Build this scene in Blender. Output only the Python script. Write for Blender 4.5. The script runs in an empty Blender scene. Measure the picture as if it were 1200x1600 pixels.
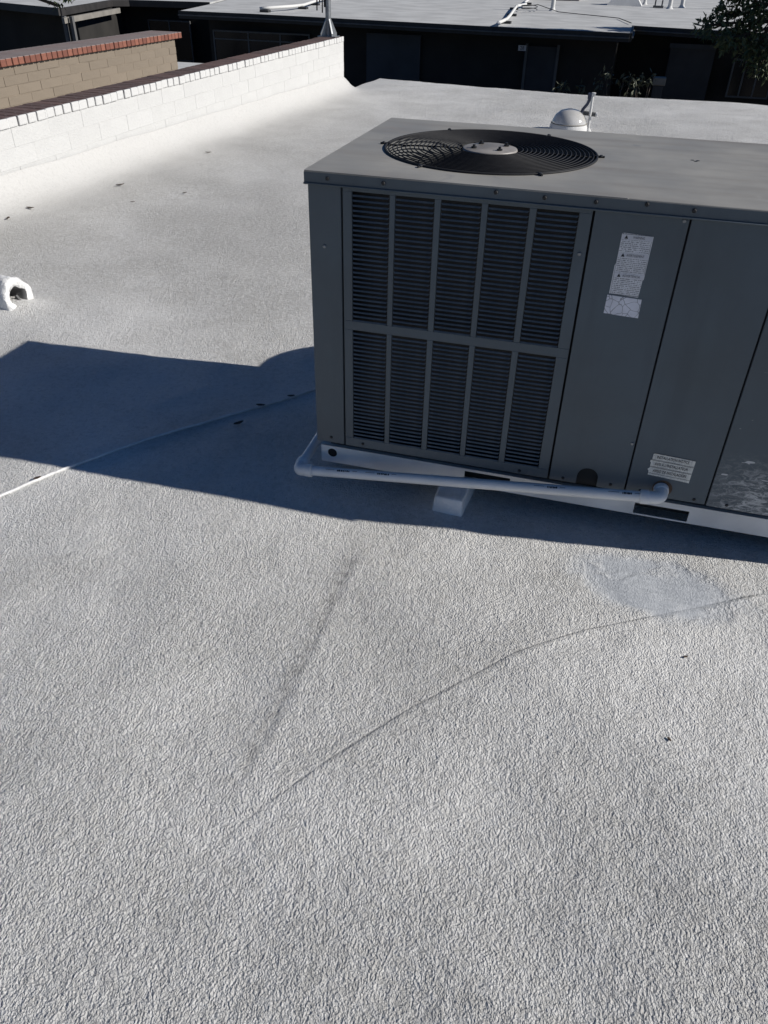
import bpy, math, random
import numpy as np
from mathutils import Vector, Matrix

random.seed(7)
rng = np.random.default_rng(7)
SC = bpy.context.scene
COL = SC.collection
S = 0.8            # layout units -> metres

# ---------------------------------------------------------------- camera
cam_d = bpy.data.cameras.new('camera'); cam = bpy.data.objects.new('camera', cam_d); COL.objects.link(cam)
YAW, PITCH, ROLL = -0.2679, 0.6290, -0.0230
def cam_rot():
    cy, sy, cp, sp = math.cos(YAW), math.sin(YAW), math.cos(PITCH), math.sin(PITCH)
    f = Vector((sy*cp, cy*cp, -sp)); r = Vector((cy, -sy, 0)); d = f.cross(r)
    cr, sr = math.cos(ROLL), math.sin(ROLL)
    R2 = cr*r + sr*d; D2 = -sr*r + cr*d
    return Matrix((R2, -D2, -f)).transposed()
m4 = cam_rot().to_4x4(); m4.translation = Vector((0.9542, -2.4518, 0.5603))*S
cam.matrix_world = m4
cam_d.sensor_fit = 'VERTICAL'; cam_d.sensor_height = 24.0; cam_d.lens = 24.0*1198.5/1600.0
cam_d.clip_start = 0.02; cam_d.clip_end = 2000
SC.camera = cam

# ---------------------------------------------------------------- light
SUN = Vector((2.0, 0.214, 1.2)).normalized()          # towards the sun
w = bpy.data.worlds.new('World'); SC.world = w; w.use_nodes = True
nt = w.node_tree; nt.nodes.clear()
sky = nt.nodes.new('ShaderNodeTexSky'); sky.sky_type = 'NISHITA'; sky.sun_disc = False
sky.sun_elevation = math.asin(SUN.z); sky.sun_rotation = math.atan2(SUN.x, SUN.y)
sky.altitude = 400; sky.air_density = 0.95; sky.dust_density = 0.0; sky.ozone_density = 10.0
bg = nt.nodes.new('ShaderNodeBackground'); bg.inputs['Strength'].default_value = 0.05
out = nt.nodes.new('ShaderNodeOutputWorld')
nt.links.new(sky.outputs[0], bg.inputs[0]); nt.links.new(bg.outputs[0], out.inputs[0])
sd = bpy.data.lights.new('sun', 'SUN'); sd.energy = 5.0; sd.angle = math.radians(0.5); sd.color = (1.0, 0.965, 0.91)
so = bpy.data.objects.new('sun', sd); COL.objects.link(so)
so.rotation_euler = (-SUN).to_track_quat('-Z', 'Y').to_euler(); so.location = SUN*30
SC.view_settings.view_transform = 'Standard'; SC.view_settings.look = 'None'
SC.view_settings.exposure = 0.0; SC.view_settings.gamma = 1.0; SC.view_settings.use_curve_mapping = False
SC.render.engine = 'CYCLES'

# ---------------------------------------------------------------- materials
class NT:
    def __init__(s, name):
        s.m = bpy.data.materials.new(name); s.m.use_nodes = True
        s.t = s.m.node_tree; s.n = s.t.nodes; s.b = s.n['Principled BSDF']
        s.tc = s.n.new('ShaderNodeTexCoord')
    def new(s, k, **kw):
        n = s.n.new(k)
        for a, v in kw.items(): setattr(n, a, v)
        return n
    def link(s, a, b): s.t.links.new(a, b)
    def put(s, sock, v):
        if hasattr(v, 'is_output') or hasattr(v, 'links'): s.link(v, sock)
        else: sock.default_value = v
    def noise(s, scale, detail=3, rough=.55, vec=None, dist=0.):
        n = s.new('ShaderNodeTexNoise'); n.inputs['Scale'].default_value = scale
        n.inputs['Detail'].default_value = detail; n.inputs['Roughness'].default_value = rough; n.inputs['Distortion'].default_value = dist
        s.link(vec or s.tc.outputs['Object'], n.inputs['Vector']); return n.outputs['Fac']
    def mapping(s, scale=(1, 1, 1), rot=(0, 0, 0), loc=(0, 0, 0)):
        n = s.new('ShaderNodeMapping'); n.inputs['Scale'].default_value = scale; n.inputs['Rotation'].default_value = rot
        n.inputs['Location'].default_value = loc
        s.link(s.tc.outputs['Object'], n.inputs['Vector']); return n.outputs[0]
    def ramp(s, fac, a, b, lo=0., hi=1.):
        n = s.new('ShaderNodeMapRange'); n.interpolation_type = 'SMOOTHSTEP'
        s.put(n.inputs[0], fac); n.inputs[1].default_value = a; n.inputs[2].default_value = b
        n.inputs[3].default_value = lo; n.inputs[4].default_value = hi; return n.outputs[0]
    def math(s, op, a, b=0., c=None):
        n = s.new('ShaderNodeMath', operation=op); s.put(n.inputs[0], a); s.put(n.inputs[1], b)
        if c is not None: s.put(n.inputs[2], c)
        return n.outputs[0]
    def mix(s, fac, a, b):
        n = s.new('ShaderNodeMix', data_type='RGBA'); s.put(n.inputs[0], fac)
        s.put(n.inputs[6], a if not isinstance(a, tuple) else (*a, 1)); s.put(n.inputs[7], b if not isinstance(b, tuple) else (*b, 1))
        return n.outputs[2]
    def color(s, c): s.put(s.b.inputs['Base Color'], (*c, 1) if isinstance(c, tuple) else c)
    def rough(s, r): s.put(s.b.inputs['Roughness'], r)
    def bump(s, h, dist, strength=1., normal=None):
        n = s.new('ShaderNodeBump'); n.inputs['Distance'].default_value = dist; s.put(n.inputs['Strength'], strength)
        s.link(h, n.inputs['Height'])
        if normal: s.link(normal, n.inputs['Normal'])
        s.link(n.outputs[0], s.b.inputs['Normal']); return n.outputs[0]
    def xyz(s):
        n = s.new('ShaderNodeSeparateXYZ'); s.link(s.tc.outputs['Object'], n.inputs[0]); return n.outputs

def plain(name, c, r=.6, var=.25, scale=6., bumpd=0., bscale=60., metal=0.):
    t = NT(name)
    f = t.noise(scale, 4)
    t.color(t.mix(t.ramp(f, .3, .7), tuple(x*(1-var) for x in c), tuple(min(1, x*(1+var*.6)) for x in c)))
    t.rough(r); t.b.inputs['Metallic'].default_value = metal
    if bumpd: t.bump(t.noise(bscale, 3), bumpd)
    return t.m

def mat_roof():
    t = NT('roof_coating'); X, Y, Z = t.xyz()
    big = t.noise(.55, 4, .6); med = t.noise(2.6, 5, .65, dist=.6); sp = t.noise(120, 3, .6)
    c = t.mix(t.ramp(big, .36, .64), (.60, .588, .56), (.735, .722, .695))
    c = t.mix(t.ramp(med, .45, .75, 0, .45), c, (.42, .405, .37))
    streak = t.noise(3.0, 5, .7, vec=t.mapping((2.2, .5, 1), (0, 0, .55)), dist=.8)
    c = t.mix(t.ramp(streak, .52, .72, 0, .4), c, (.66, .655, .64))
    at = t.new('ShaderNodeAttribute', attribute_name='dirt')
    c = t.mix(t.math('MULTIPLY', at.outputs['Fac'], t.ramp(t.noise(22, 4), .25, .6, .35, 1)), c, (.16, .158, .16))
    dusty = t.math('MULTIPLY', t.ramp(t.math('ADD', Y, t.math('MULTIPLY', t.noise(.9, 4), 1.2)), .9, 2.6), t.ramp(Y, 5.2, 8.5, 1, .25))
    c = t.mix(t.math('MULTIPLY', dusty, t.ramp(t.noise(1.6, 5, .6), .3, .65, .4, .8)), c, (.48, .465, .435))
    # dust film thins out towards the clean white flashing by the parapet
    edge = t.math('ADD', X, t.math('MULTIPLY', t.noise(1.3, 3), .7))
    c = t.mix(t.ramp(edge, -3.0, -2.2, 1, 0), c, (.52, .51, .49))
    c = t.mix(t.ramp(t.noise(52, 2, .5), .40, .62, 0, .36), c, t.mix(t.ramp(X, -3.0, -2.4), (.56, .55, .53), (.82, .815, .80)))  # pale specks painted as sunlit grain where the bump fades with distance
    c = t.mix(t.ramp(t.noise(47, 2, .5, vec=t.mapping((1, 1, 1), (.4, .2, .9))), .52, .70, 0, .22), c, (.36, .352, .335))  # dark specks painted as the shaded side of that grain
    rs = t.new('ShaderNodeAttribute', attribute_name='ridge_s').outputs['Fac']; rk = t.new('ShaderNodeAttribute', attribute_name='ridge_k').outputs['Fac']
    rw = t.math('ADD', t.math('ABSOLUTE', t.math('ADD', rs, t.math('MULTIPLY', t.math('SUBTRACT', t.noise(60, 3), .5), .006))), t.math('MULTIPLY', t.math('SUBTRACT', t.noise(14, 3), .5), .004))
    line = t.math('MULTIPLY', t.ramp(rw, .0005, .0052, 1, 0), rk)
    lip = t.math('MULTIPLY', t.math('MULTIPLY', t.ramp(rs, -.03, -.004), t.ramp(rs, -.004, .0, 1, 0)), rk)
    c = t.mix(t.math('MULTIPLY', line, t.ramp(t.noise(3.2, 4, .7), .35, .65, .12, .62)), c, (.15, .15, .155))
    # fine dark specks painted in for the shaded pits of the stipple
    c = t.mix(t.ramp(sp, .55, .70, 0, .34), c, (.30, .295, .28))
    # trowelled grey-white patch
    wob = t.math('MULTIPLY', t.math('SUBTRACT', t.noise(5., 5, .65), .5), .30)
    dx = t.math('MULTIPLY', t.math('SUBTRACT', X, 1.325*S), 1/(.33*S)); 
    dy = t.math('MULTIPLY', t.math('ADD', t.math('SUBTRACT', Y, -.29*S), t.math('MULTIPLY', t.math('SUBTRACT', X, 1.3*S), .10)), 1/(.185*S))
    rr = t.math('ADD', t.math('SQRT', t.math('ADD', t.math('MULTIPLY', dx, dx), t.math('MULTIPLY', dy, dy))), t.math('MULTIPLY', wob, 4.))
    patch = t.math('MULTIPLY', t.ramp(rr, .62, 1.08, 1, 0), t.ramp(t.noise(7, 4, .65, dist=1.), .3, .55, .55, 1))
    str_ = t.noise(9., 4, .6, vec=t.mapping((3, 16, 1), (0, 0, -.35)))
    c = t.mix(patch, c, t.mix(t.ramp(str_, .3, .7), (.42, .44, .465), (.51, .53, .555)))
    t.color(c); t.rough(.62)
    mpa = t.mapping((1, 1, 1), (.3, .5, .63)); mpb = t.mapping((1.15, .9, 1), (.7, .2, 1.27))
    n1 = t.noise(390, 2.2, .55, vec=mpa, dist=.25); n2 = t.noise(200, 2, .5, vec=mpb, dist=.2); n3 = t.noise(90, 3, .5, vec=mpa)
    n2 = t.ramp(n2, .28, .72); n4 = t.noise(44, 2, .5, vec=mpb)
    h = t.math('ADD', t.math('ADD', t.math('MULTIPLY', n1, .6), t.math('MULTIPLY', n2, .55)), t.math('ADD', t.math('MULTIPLY', n3, .95), t.math('MULTIPLY', n4, .95)))
    # swirled roller marks, stippling strength varies over the roof
    amp = t.ramp(t.noise(1.5, 4, .6), .3, .7, .55, 1.25)
    amp = t.math('MULTIPLY', amp, t.ramp(patch, 0, 1, 1, .2))
    far = t.ramp(X, -3.1, -2.6, .16, 1)
    h = t.math('ADD', h, t.math('SUBTRACT', t.math('MULTIPLY', lip, .25), t.math('MULTIPLY', line, .35)))
    t.bump(t.math('ADD', t.math('MULTIPLY', h, t.math('MULTIPLY', amp, far)), t.math('MULTIPLY', t.math('MULTIPLY', str_, patch), .25)), .0072)
    return t.m

def mat_unit(name, c, streak=.0, scuff=False, top=False):
    t = NT(name); X, Y, Z = t.xyz()
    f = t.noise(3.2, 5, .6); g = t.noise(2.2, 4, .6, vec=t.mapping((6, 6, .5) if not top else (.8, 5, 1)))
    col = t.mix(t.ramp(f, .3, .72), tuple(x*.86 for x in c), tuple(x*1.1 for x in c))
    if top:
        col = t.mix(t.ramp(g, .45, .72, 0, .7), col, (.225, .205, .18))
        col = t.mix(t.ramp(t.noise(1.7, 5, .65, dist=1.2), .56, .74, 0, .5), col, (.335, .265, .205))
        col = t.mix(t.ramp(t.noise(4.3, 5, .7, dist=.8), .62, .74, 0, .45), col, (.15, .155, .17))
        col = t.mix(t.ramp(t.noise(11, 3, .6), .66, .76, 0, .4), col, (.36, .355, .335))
    else:
        col = t.mix(t.ramp(g, .5, .8, 0, .35), col, tuple(x*.62 for x in c))
        # road-dust film low on the panels
        low = t.math('MULTIPLY', t.ramp(Z, .0, .16, .35, 0), t.ramp(t.noise(60, 3), .35, .65))
        col = t.mix(low, col, (.19, .20, .21))
    if scuff:
        s1 = t.noise(14, 5, .75, vec=t.mapping((2.2, 1, 5.5), (0, .35, 0)), dist=1.4)
        zone = t.math('MULTIPLY', t.ramp(Z, .05, .20, 1, 0), t.ramp(X, -.02, .12, .25, 1))
        msk = t.math('MULTIPLY', t.ramp(s1, .42, .66), zone)
        s2 = t.noise(20, 2, .5, vec=t.mapping((1, 1, 4)))
        msk = t.math('MAXIMUM', msk, t.math('MULTIPLY', t.ramp(s2, .68, .71), t.ramp(Z, .35, .5, 1, 0)))
        col = t.mix(t.math('MULTIPLY', msk, .85), col, (.66, .66, .65))
    t.color(col); t.rough(t.ramp(f, .3, .7, .42, .58))
    t.bump(t.math('ADD', t.noise(2.0, 2), t.math('MULTIPLY', t.noise(420, 2), .006)), .014, .5)
    return t.m

def mat_brick_red(name, painted):
    t = NT(name); X, Y, Z = t.xyz()
    oi = t.new('ShaderNodeObjectInfo').outputs['Random']
    c = t.mix(oi, (.17, .062, .042), (.27, .105, .068))
    c = t.mix(t.ramp(t.noise(30, 4, vec=None), .45, .7, 0, .5), c, (.11, .05, .04))
    if not painted:
        c = t.mix(t.math('MULTIPLY', t.ramp(Z, .066, .076), t.ramp(t.noise(8, 4), .2, .55, .35, .95)), c, (.23, .20, .19))
    if painted:
        smear = t.ramp(t.noise(9, 5, .7, dist=1.5), .52, .62)
        c = t.mix(t.math('MULTIPLY', smear, .55), t.mix(oi, (.085, .056, .05), (.135, .082, .07)), (.25, .225, .215))
        edge = t.math('ADD', X, t.math('MULTIPLY', t.math('SUBTRACT', t.noise(26, 3), .5), .05))
        c = t.mix(t.ramp(edge, .108, .118), c, (.575, .57, .555))
    t.color(c); t.rough(.85); t.bump(t.noise(90, 3), .004)
    return t.m

def mat_block(name, c, var=.12):
    t = NT(name); oi = t.new('ShaderNodeObjectInfo').outputs['Random']
    base = t.mix(oi, tuple(x*(1-var) for x in c), tuple(min(.9, x*(1+var)) for x in c))
    base = t.mix(t.ramp(t.noise(7, 5, .65), .5, .8, 0, .3), base, tuple(x*.75 for x in c))
    t.color(base); t.rough(.85); t.bump(t.noise(70, 4, .65), .006)
    return t.m

def mat_print(name, paper, ink, rows, amount, border=False, cracks=False):
    # sticker with lines of print far too small to read; local x and z are 0..1 of the sticker
    t = NT(name)
    sx = t.new('ShaderNodeSeparateXYZ'); t.link(t.tc.outputs['Generated'], sx.inputs[0]); X, Z = sx.outputs[0], sx.outputs[2]
    c = t.mix(t.ramp(t.noise(30, 4), .3, .7), tuple(x*.85 for x in paper), paper)
    if rows:
        r = t.math('FRACT', t.math('MULTIPLY', Z, float(rows)))
        band = t.math('MULTIPLY', t.ramp(r, .25, .4), t.ramp(r, .72, .85, 1, 0))
        cmb = t.new('ShaderNodeCombineXYZ'); t.link(t.math('MULTIPLY', X, 34.), cmb.inputs[0])
        t.link(t.math('MULTIPLY', t.math('FLOOR', t.math('MULTIPLY', Z, float(rows))), 7.3), cmb.inputs[1])
        wd = t.noise(1., 2, .6, vec=cmb.outputs[0])
        m = t.math('MULTIPLY', band, t.ramp(wd, .42, .52))
        m = t.math('MULTIPLY', m, t.math('MULTIPLY', t.ramp(X, .05, .07), t.ramp(X, .93, .95, 1, 0)))
        c = t.mix(t.math('MULTIPLY', m, amount), c, ink)
    if border:
        e = t.math('MINIMUM', t.math('MINIMUM', X, t.math('SUBTRACT', 1., X)), t.math('MULTIPLY', t.math('MINIMUM', Z, t.math('SUBTRACT', 1., Z)), 2.0))
        ln = t.math('MULTIPLY', t.ramp(e, .022, .03), t.ramp(e, .042, .05, 1, 0))
        c = t.mix(t.math('MULTIPLY', ln, .6), c, ink)
    if cracks:
        v = t.new('ShaderNodeTexVoronoi', feature='DISTANCE_TO_EDGE'); v.inputs['Scale'].default_value = 52
        wv = t.new('ShaderNodeVectorMath', operation='MULTIPLY_ADD'); nz = t.new('ShaderNodeTexNoise'); nz.inputs['Scale'].default_value = 30
        t.link(t.tc.outputs['Object'], nz.inputs['Vector']); t.link(nz.outputs['Color'], wv.inputs[0]); wv.inputs[1].default_value = (.02, .02, .02)
        t.link(t.tc.outputs['Object'], wv.inputs[2]); t.link(wv.outputs[0], v.inputs['Vector'])
        c = t.mix(t.ramp(v.outputs['Distance'], .015, .05, .75, 0), c, (.16, .16, .18))
    t.color(c); t.rough(.55); return t.m

def mat_leaf(name, a, b):
    t = NT(name); oi = t.noise(3.0, 2)
    t.color(t.mix(t.ramp(oi, .3, .7), a, b)); t.rough(.55)
    return t.m

def mat_glass(name):
    t = NT(name); t.color(t.mix(t.noise(1.5, 2), (.006, .007, .009), (.016, .018, .022))); t.rough(.12); return t.m

def mat_dome():
    t = NT('acrylic_dome'); t.color(t.mix(t.ramp(t.noise(8, 4), .4, .7), (.60, .585, .555), (.72, .705, .68))); t.rough(.12)
    t.b.inputs['Coat Weight'].default_value = .6; t.b.inputs['Coat Roughness'].default_value = .06
    t.b.inputs['Transmission Weight'].default_value = .18
    return t.m

def mat_wire():
    t = NT('grille_wire'); t.color(t.mix(t.noise(40, 2), (.012, .012, .014), (.028, .028, .03))); t.rough(.6); t.b.inputs['Specular IOR Level'].default_value = .2
    return t.m

M = dict(
    roof=mat_roof(),
    roof_far=plain('weathered_roof_coating', (.50, .50, .49), .8, .16, 1.2, .006, 9),
    unit=mat_unit('grey_enamel', (.088, .112, .130)),  # cabinet grey darkened in the colour for the shaded front
    unit_scuff=mat_unit('grey_enamel_scuffed', (.088, .112, .130), scuff=True),
    unit_top=mat_unit('grey_enamel_weathered_sunlit_top', (.305, .294, .268), top=True),  # same cabinet grey lightened for the sunlit top; its stains are real
    black=plain('dark_interior', (.012, .013, .015), .8, .2),
    coil=plain('coil_fins', (.010, .010, .012), .6, .3, 20),
    shroud=plain('fan_shroud_metal', (.17, .17, .165), .5, .2),
    wire=mat_wire(),
    hub=plain('hub_plate_metal', (.27, .25, .23), .5, .3, 14),
    screw=plain('dark_screw', (.03, .03, .032), .45, .2, metal=.4),
    rail=plain('white_painted_rail', (.76, .75, .73), .55, .14, 5),
    pvc=plain('white_pvc', (.80, .79, .77), .42, .08, 8),
    ink=plain('black_ink', (.02, .02, .025), .6, .1),
    rust=plain('rust_stain', (.12, .075, .05), .9, .3, 30),
    block_white=plain('painted_block', (.78, .775, .76), .8, .15, 8, .006, 40),
    white=plain('white_masonry_paint', (.615, .61, .595), .75, .05, 3, .004, 30),
    white_blk=mat_block('white_painted_block', (.56, .555, .54), .015),
    mortar=plain('mortar', (.225, .184, .14), .95, .2),
    mortar_white=plain('painted_mortar', (.545, .54, .525), .95, .06),
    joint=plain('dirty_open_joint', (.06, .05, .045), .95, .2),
    tan=mat_block('tan_slump_block', (.212, .174, .132), .05),
    brick=mat_brick_red('red_brick', False),
    brick_p=mat_brick_red('painted_brick', True),
    dwall=plain('deep_shade_brown_paint', (.022, .020, .018), .8, .3, 1.5),  # brown wall paint taken near black for the courtyard's deep shade
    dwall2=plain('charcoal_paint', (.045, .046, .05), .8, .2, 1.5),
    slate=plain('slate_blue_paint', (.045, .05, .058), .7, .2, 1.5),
    fascia=plain('dark_fascia', (.030, .027, .026), .6, .25, 3),
    trim=plain('grey_trim', (.11, .11, .11), .7, .2, 3),
    trim_l=plain('pale_trim', (.24, .225, .20), .7, .2, 3),
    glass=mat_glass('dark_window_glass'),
    paving=plain('courtyard_paving', (.12, .11, .095), .9, .25, .8),
    leaf=mat_leaf('leaf_green', (.035, .055, .022), (.075, .10, .04)),
    leaf_pale=mat_leaf('leaf_pale', (.04, .05, .028), (.12, .13, .08)),
    dryleaf=plain('dry_leaf', (.075, .05, .035), .85, .4, 40),
    bark=plain('bark', (.07, .055, .045), .95, .3, 12, .01, 20),
    galv=plain('galvanised_steel', (.30, .31, .32), .38, .25, 9, metal=.75),
    cable=plain('black_cable', (.02, .02, .022), .6, .2),
    cablew=plain('coated_white_cable', (.74, .735, .72), .75, .12, 20, .003, 60),
    bluepipe=plain('dark_blue_conduit', (.05, .06, .10), .5, .3, 12),
    dome=mat_dome(),
    plate=plain('number_plate', (.62, .62, .65), .5, .1),
    notice=mat_print('notice_sticker', (.80, .79, .73), (.10, .10, .105), 18, .45),
    warn=mat_print('warning_sticker', (.76, .76, .78), (.08, .08, .09), 34, .8, True),
    torn=mat_print('cracked_sticker', (.80, .80, .86), (.2, .2, .22), 0, 0, False, True),
    duct=plain('duct_coating', (.60, .60, .58), .7, .15, 4, .006, 40),
)

# ---------------------------------------------------------------- mesh helpers
ORG = {}
class MB:
    def __init__(s): s.v = []; s.f = []
    def add(s, vs, fs):
        o = len(s.v); s.v += [tuple(p) for p in vs]; s.f += [tuple(i+o for i in f) for f in fs]; return s
    def box(s, x0, x1, y0, y1, z0, z1):
        return s.add([(x0,y0,z0),(x1,y0,z0),(x1,y1,z0),(x0,y1,z0),(x0,y0,z1),(x1,y0,z1),(x1,y1,z1),(x0,y1,z1)],
                     [(0,3,2,1),(4,5,6,7),(0,1,5,4),(1,2,6,5),(2,3,7,6),(3,0,4,7)])
    def prism(s, poly, z0, z1):                 # poly counter-clockwise in xy
        n = len(poly)
        vs = [(x,y,z0) for x,y in poly]+[(x,y,z1) for x,y in poly]
        return s.add(vs, [tuple(range(n-1,-1,-1)), tuple(range(n,2*n))]+[(i,(i+1)%n,n+(i+1)%n,n+i) for i in range(n)])
    def prism_y(s, poly, y0, y1):               # poly in (x,z), counter-clockwise seen from -y
        n = len(poly)
        vs = [(x,y0,z) for x,z in poly]+[(x,y1,z) for x,z in poly]
        return s.add(vs, [tuple(range(n)), tuple(range(2*n-1,n-1,-1))]+[(i,n+i,n+(i+1)%n,(i+1)%n) for i in range(n)])
    def prism_x(s, poly, x0, x1):               # poly in (y,z), counter-clockwise seen from +x
        n = len(poly)
        vs = [(x0,y,z) for y,z in poly]+[(x1,y,z) for y,z in poly]
        return s.add(vs, [tuple(range(n-1,-1,-1)), tuple(range(n,2*n))]+[(i,(i+1)%n,n+(i+1)%n,n+i) for i in range(n)])
    def tube(s, pts, r, n=12, caps=True, closed=False):
        P = [Vector(p) for p in pts]; m = len(P)
        rs = r if isinstance(r, (list, tuple)) else [r]*m
        up = None; rings = []
        for i in range(m):
            if closed: t = (P[(i+1)%m]-P[i-1]).normalized()
            else: t = (P[min(i+1,m-1)]-P[max(i-1,0)]).normalized()
            if up is None:
                up = Vector((0,0,1)) if abs(t.z) < .9 else Vector((1,0,0))
            up = (up - t*up.dot(t)).normalized(); sd_ = t.cross(up)
            rings.append([P[i]+(up*math.cos(a)+sd_*math.sin(a))*rs[i] for a in [2*math.pi*k/n for k in range(n)]])
        vs = [p for rg in rings for p in rg]; fs = []
        for i in range(m if closed else m-1):
            j = (i+1)%m
            for k in range(n):
                l = (k+1)%n; fs.append((i*n+k, j*n+k, j*n+l, i*n+l))
        if caps and not closed: fs += [tuple(range(n)), tuple((m-1)*n+k for k in range(n-1,-1,-1))]
        return s.add(vs, fs)
    def lathe(s, c, prof, n=24):
        vs = []; fs = []; m = len(prof)
        for r, z in prof:
            for k in range(n):
                a = 2*math.pi*k/n; vs.append((c[0]+r*math.cos(a), c[1]+r*math.sin(a), c[2]+z))
        for i in range(m-1):
            for k in range(n):
                l = (k+1)%n; fs.append((i*n+k, i*n+l, (i+1)*n+l, (i+1)*n+k))
        return s.add(vs, fs)
    def disc(s, c, r, n=24, axis='z'):
        vs = []
        for k in range(n):
            a = 2*math.pi*k/n
            if axis == 'z': vs.append((c[0]+r*math.cos(a), c[1]+r*math.sin(a), c[2]))
            else: vs.append((c[0]+r*math.cos(a), c[1], c[2]+r*math.sin(a)))
        return s.add(vs, [tuple(range(n))])
    def holed(s, x0, x1, y0, y1, cx, cy, r, z, n=96):   # plate in a z plane with a round hole
        inner = []; outer = []
        for k in range(n):
            a = 2*math.pi*k/n; ca, sa = math.cos(a), math.sin(a)
            inner.append((cx+r*ca, cy+r*sa, z))
            tx = ((x1-cx)/ca if ca > 0 else (x0-cx)/ca) if abs(ca) > 1e-9 else 1e9
            ty = ((y1-cy)/sa if sa > 0 else (y0-cy)/sa) if abs(sa) > 1e-9 else 1e9
            t_ = min(tx, ty); outer.append([cx+t_*ca, cy+t_*sa, z])
        for X_, Y_ in ((x0,y0),(x1,y0),(x0,y1),(x1,y1)):
            k = min(range(n), key=lambda i: (outer[i][0]-X_)**2+(outer[i][1]-Y_)**2); outer[k] = [X_, Y_, z]
        return s.add(inner+[tuple(o) for o in outer], [(k, n+k, n+(k+1)%n, (k+1)%n) for k in range(n)])
    def mesh(s, name, org=(0,0,0)):
        me = bpy.data.meshes.new(name)
        me.from_pydata([((x-org[0])*S,(y-org[1])*S,(z-org[2])*S) for x,y,z in s.v], [], s.f); me.update(); return me
    def build(s, name, mat, parent=None, smooth=False, bevel=0., org=None):
        o_ = ORG[parent.name] if parent else (org or (0,0,0))
        me = s.mesh(name, o_); me.materials.append(M[mat] if isinstance(mat, str) else mat)
        ob = bpy.data.objects.new(name, me); COL.objects.link(ob)
        if parent: ob.parent = parent
        else: ob.location = Vector(o_)*S
        ORG[ob.name] = o_
        if smooth:
            for p in me.polygons: p.use_smooth = True
            if smooth == 'auto':
                me.set_sharp_from_angle(angle=math.radians(40))
        if bevel:
            b = ob.modifiers.new('bevel', 'BEVEL'); b.width = bevel*S; b.segments = 2; b.limit_method = 'ANGLE'
        return ob

def tag(o, label, cat, group=None):
    o['label'] = label; o['category'] = cat
    if group: o['group'] = group
    return o
def struct(o): o['kind'] = 'structure'; return o
def root(name, label, cat, base, group=None):
    o = bpy.data.objects.new(name, None); COL.objects.link(o); o.location = Vector(base)*S; o.empty_display_size = .1
    ORG[o.name] = tuple(base); return tag(o, label, cat, group)
def inst(me, name, parent, loc, rot=(0,0,0)):
    ob = bpy.data.objects.new(name, me); COL.objects.link(ob)
    if parent: ob.parent = parent; ob.location = (Vector(loc)-Vector(ORG[parent.name]))*S; ORG[ob.name] = ORG[parent.name]
    else: ob.location = Vector(loc)*S; ORG[ob.name] = tuple(loc)
    ob.rotation_euler = rot; return ob
def text(body, size, name, mat, parent, loc, rot=(math.pi/2,0,0), width=None, align='CENTER', bold=0.):
    cu = bpy.data.curves.new('t', 'FONT'); cu.body = body; cu.size = size*S; cu.align_x = align; cu.align_y = 'CENTER'; cu.offset = bold*S; cu.resolution_u = 3
    ob = bpy.data.objects.new('t', cu); COL.objects.link(ob)
    me = bpy.data.meshes.new_from_object(ob.evaluated_get(bpy.context.evaluated_depsgraph_get())); me.name = name
    COL.objects.unlink(ob); bpy.data.objects.remove(ob)
    if width:
        xs = [v.co.x for v in me.vertices]; k = width*S/(max(xs)-min(xs))
        for v in me.vertices: v.co.x *= k
    me.materials.clear(); me.materials.append(M[mat])
    return inst(me, name, parent, loc, rot)

# ---------------------------------------------------------------- the roof we stand on
GZ = -1.2
def roof_far(x): return 14.43 + (x+3.75)*(13.38-14.43)/(3.21+3.75)
def vnoise(x, y, sc, seed):
    r = np.random.default_rng(seed); g = r.random((64, 64))
    u = x*sc+100.; v = y*sc+100.; i = np.floor(u).astype(int); j = np.floor(v).astype(int); fu = u-i; fv = v-j
    fu = fu*fu*(3-2*fu); fv = fv*fv*(3-2*fv)
    a = g[i%64, j%64]; b = g[(i+1)%64, j%64]; c = g[i%64, (j+1)%64]; d = g[(i+1)%64, (j+1)%64]
    return (a*(1-fu)+b*fu)*(1-fv)+(c*(1-fu)+d*fu)*fv-.5
RIDGE = np.array([(1.72,-.205),(1.616,-.262),(1.38,-.405),(1.13,-.55),(.915,-.725),(.66,-1.005),(.475,-1.265),(.365,-1.445),(.25,-1.655),(.12,-1.86)])
def polydist(x, y, P):
    best = np.full(x.shape, 9.); side = np.zeros(x.shape); along = np.zeros(x.shape); L = 0
    for (ax, ay), (bx, by) in zip(P[:-1], P[1:]):
        dx, dy = bx-ax, by-ay; l2 = dx*dx+dy*dy
        t = np.clip(((x-ax)*dx+(y-ay)*dy)/l2, 0, 1); d = np.hypot(x-ax-t*dx, y-ay-t*dy)
        s_ = np.sign((x-ax)*dy-(y-ay)*dx); mk = d < best
        best = np.where(mk, d, best); side = np.where(mk, s_, side); along = np.where(mk, L+t*math.sqrt(l2), along); L += math.sqrt(l2)
    return best*side, along, L
def sstep(a, b, x):
    t = np.clip((x-a)/(b-a), 0, 1); return t*t*(3-2*t)
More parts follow.
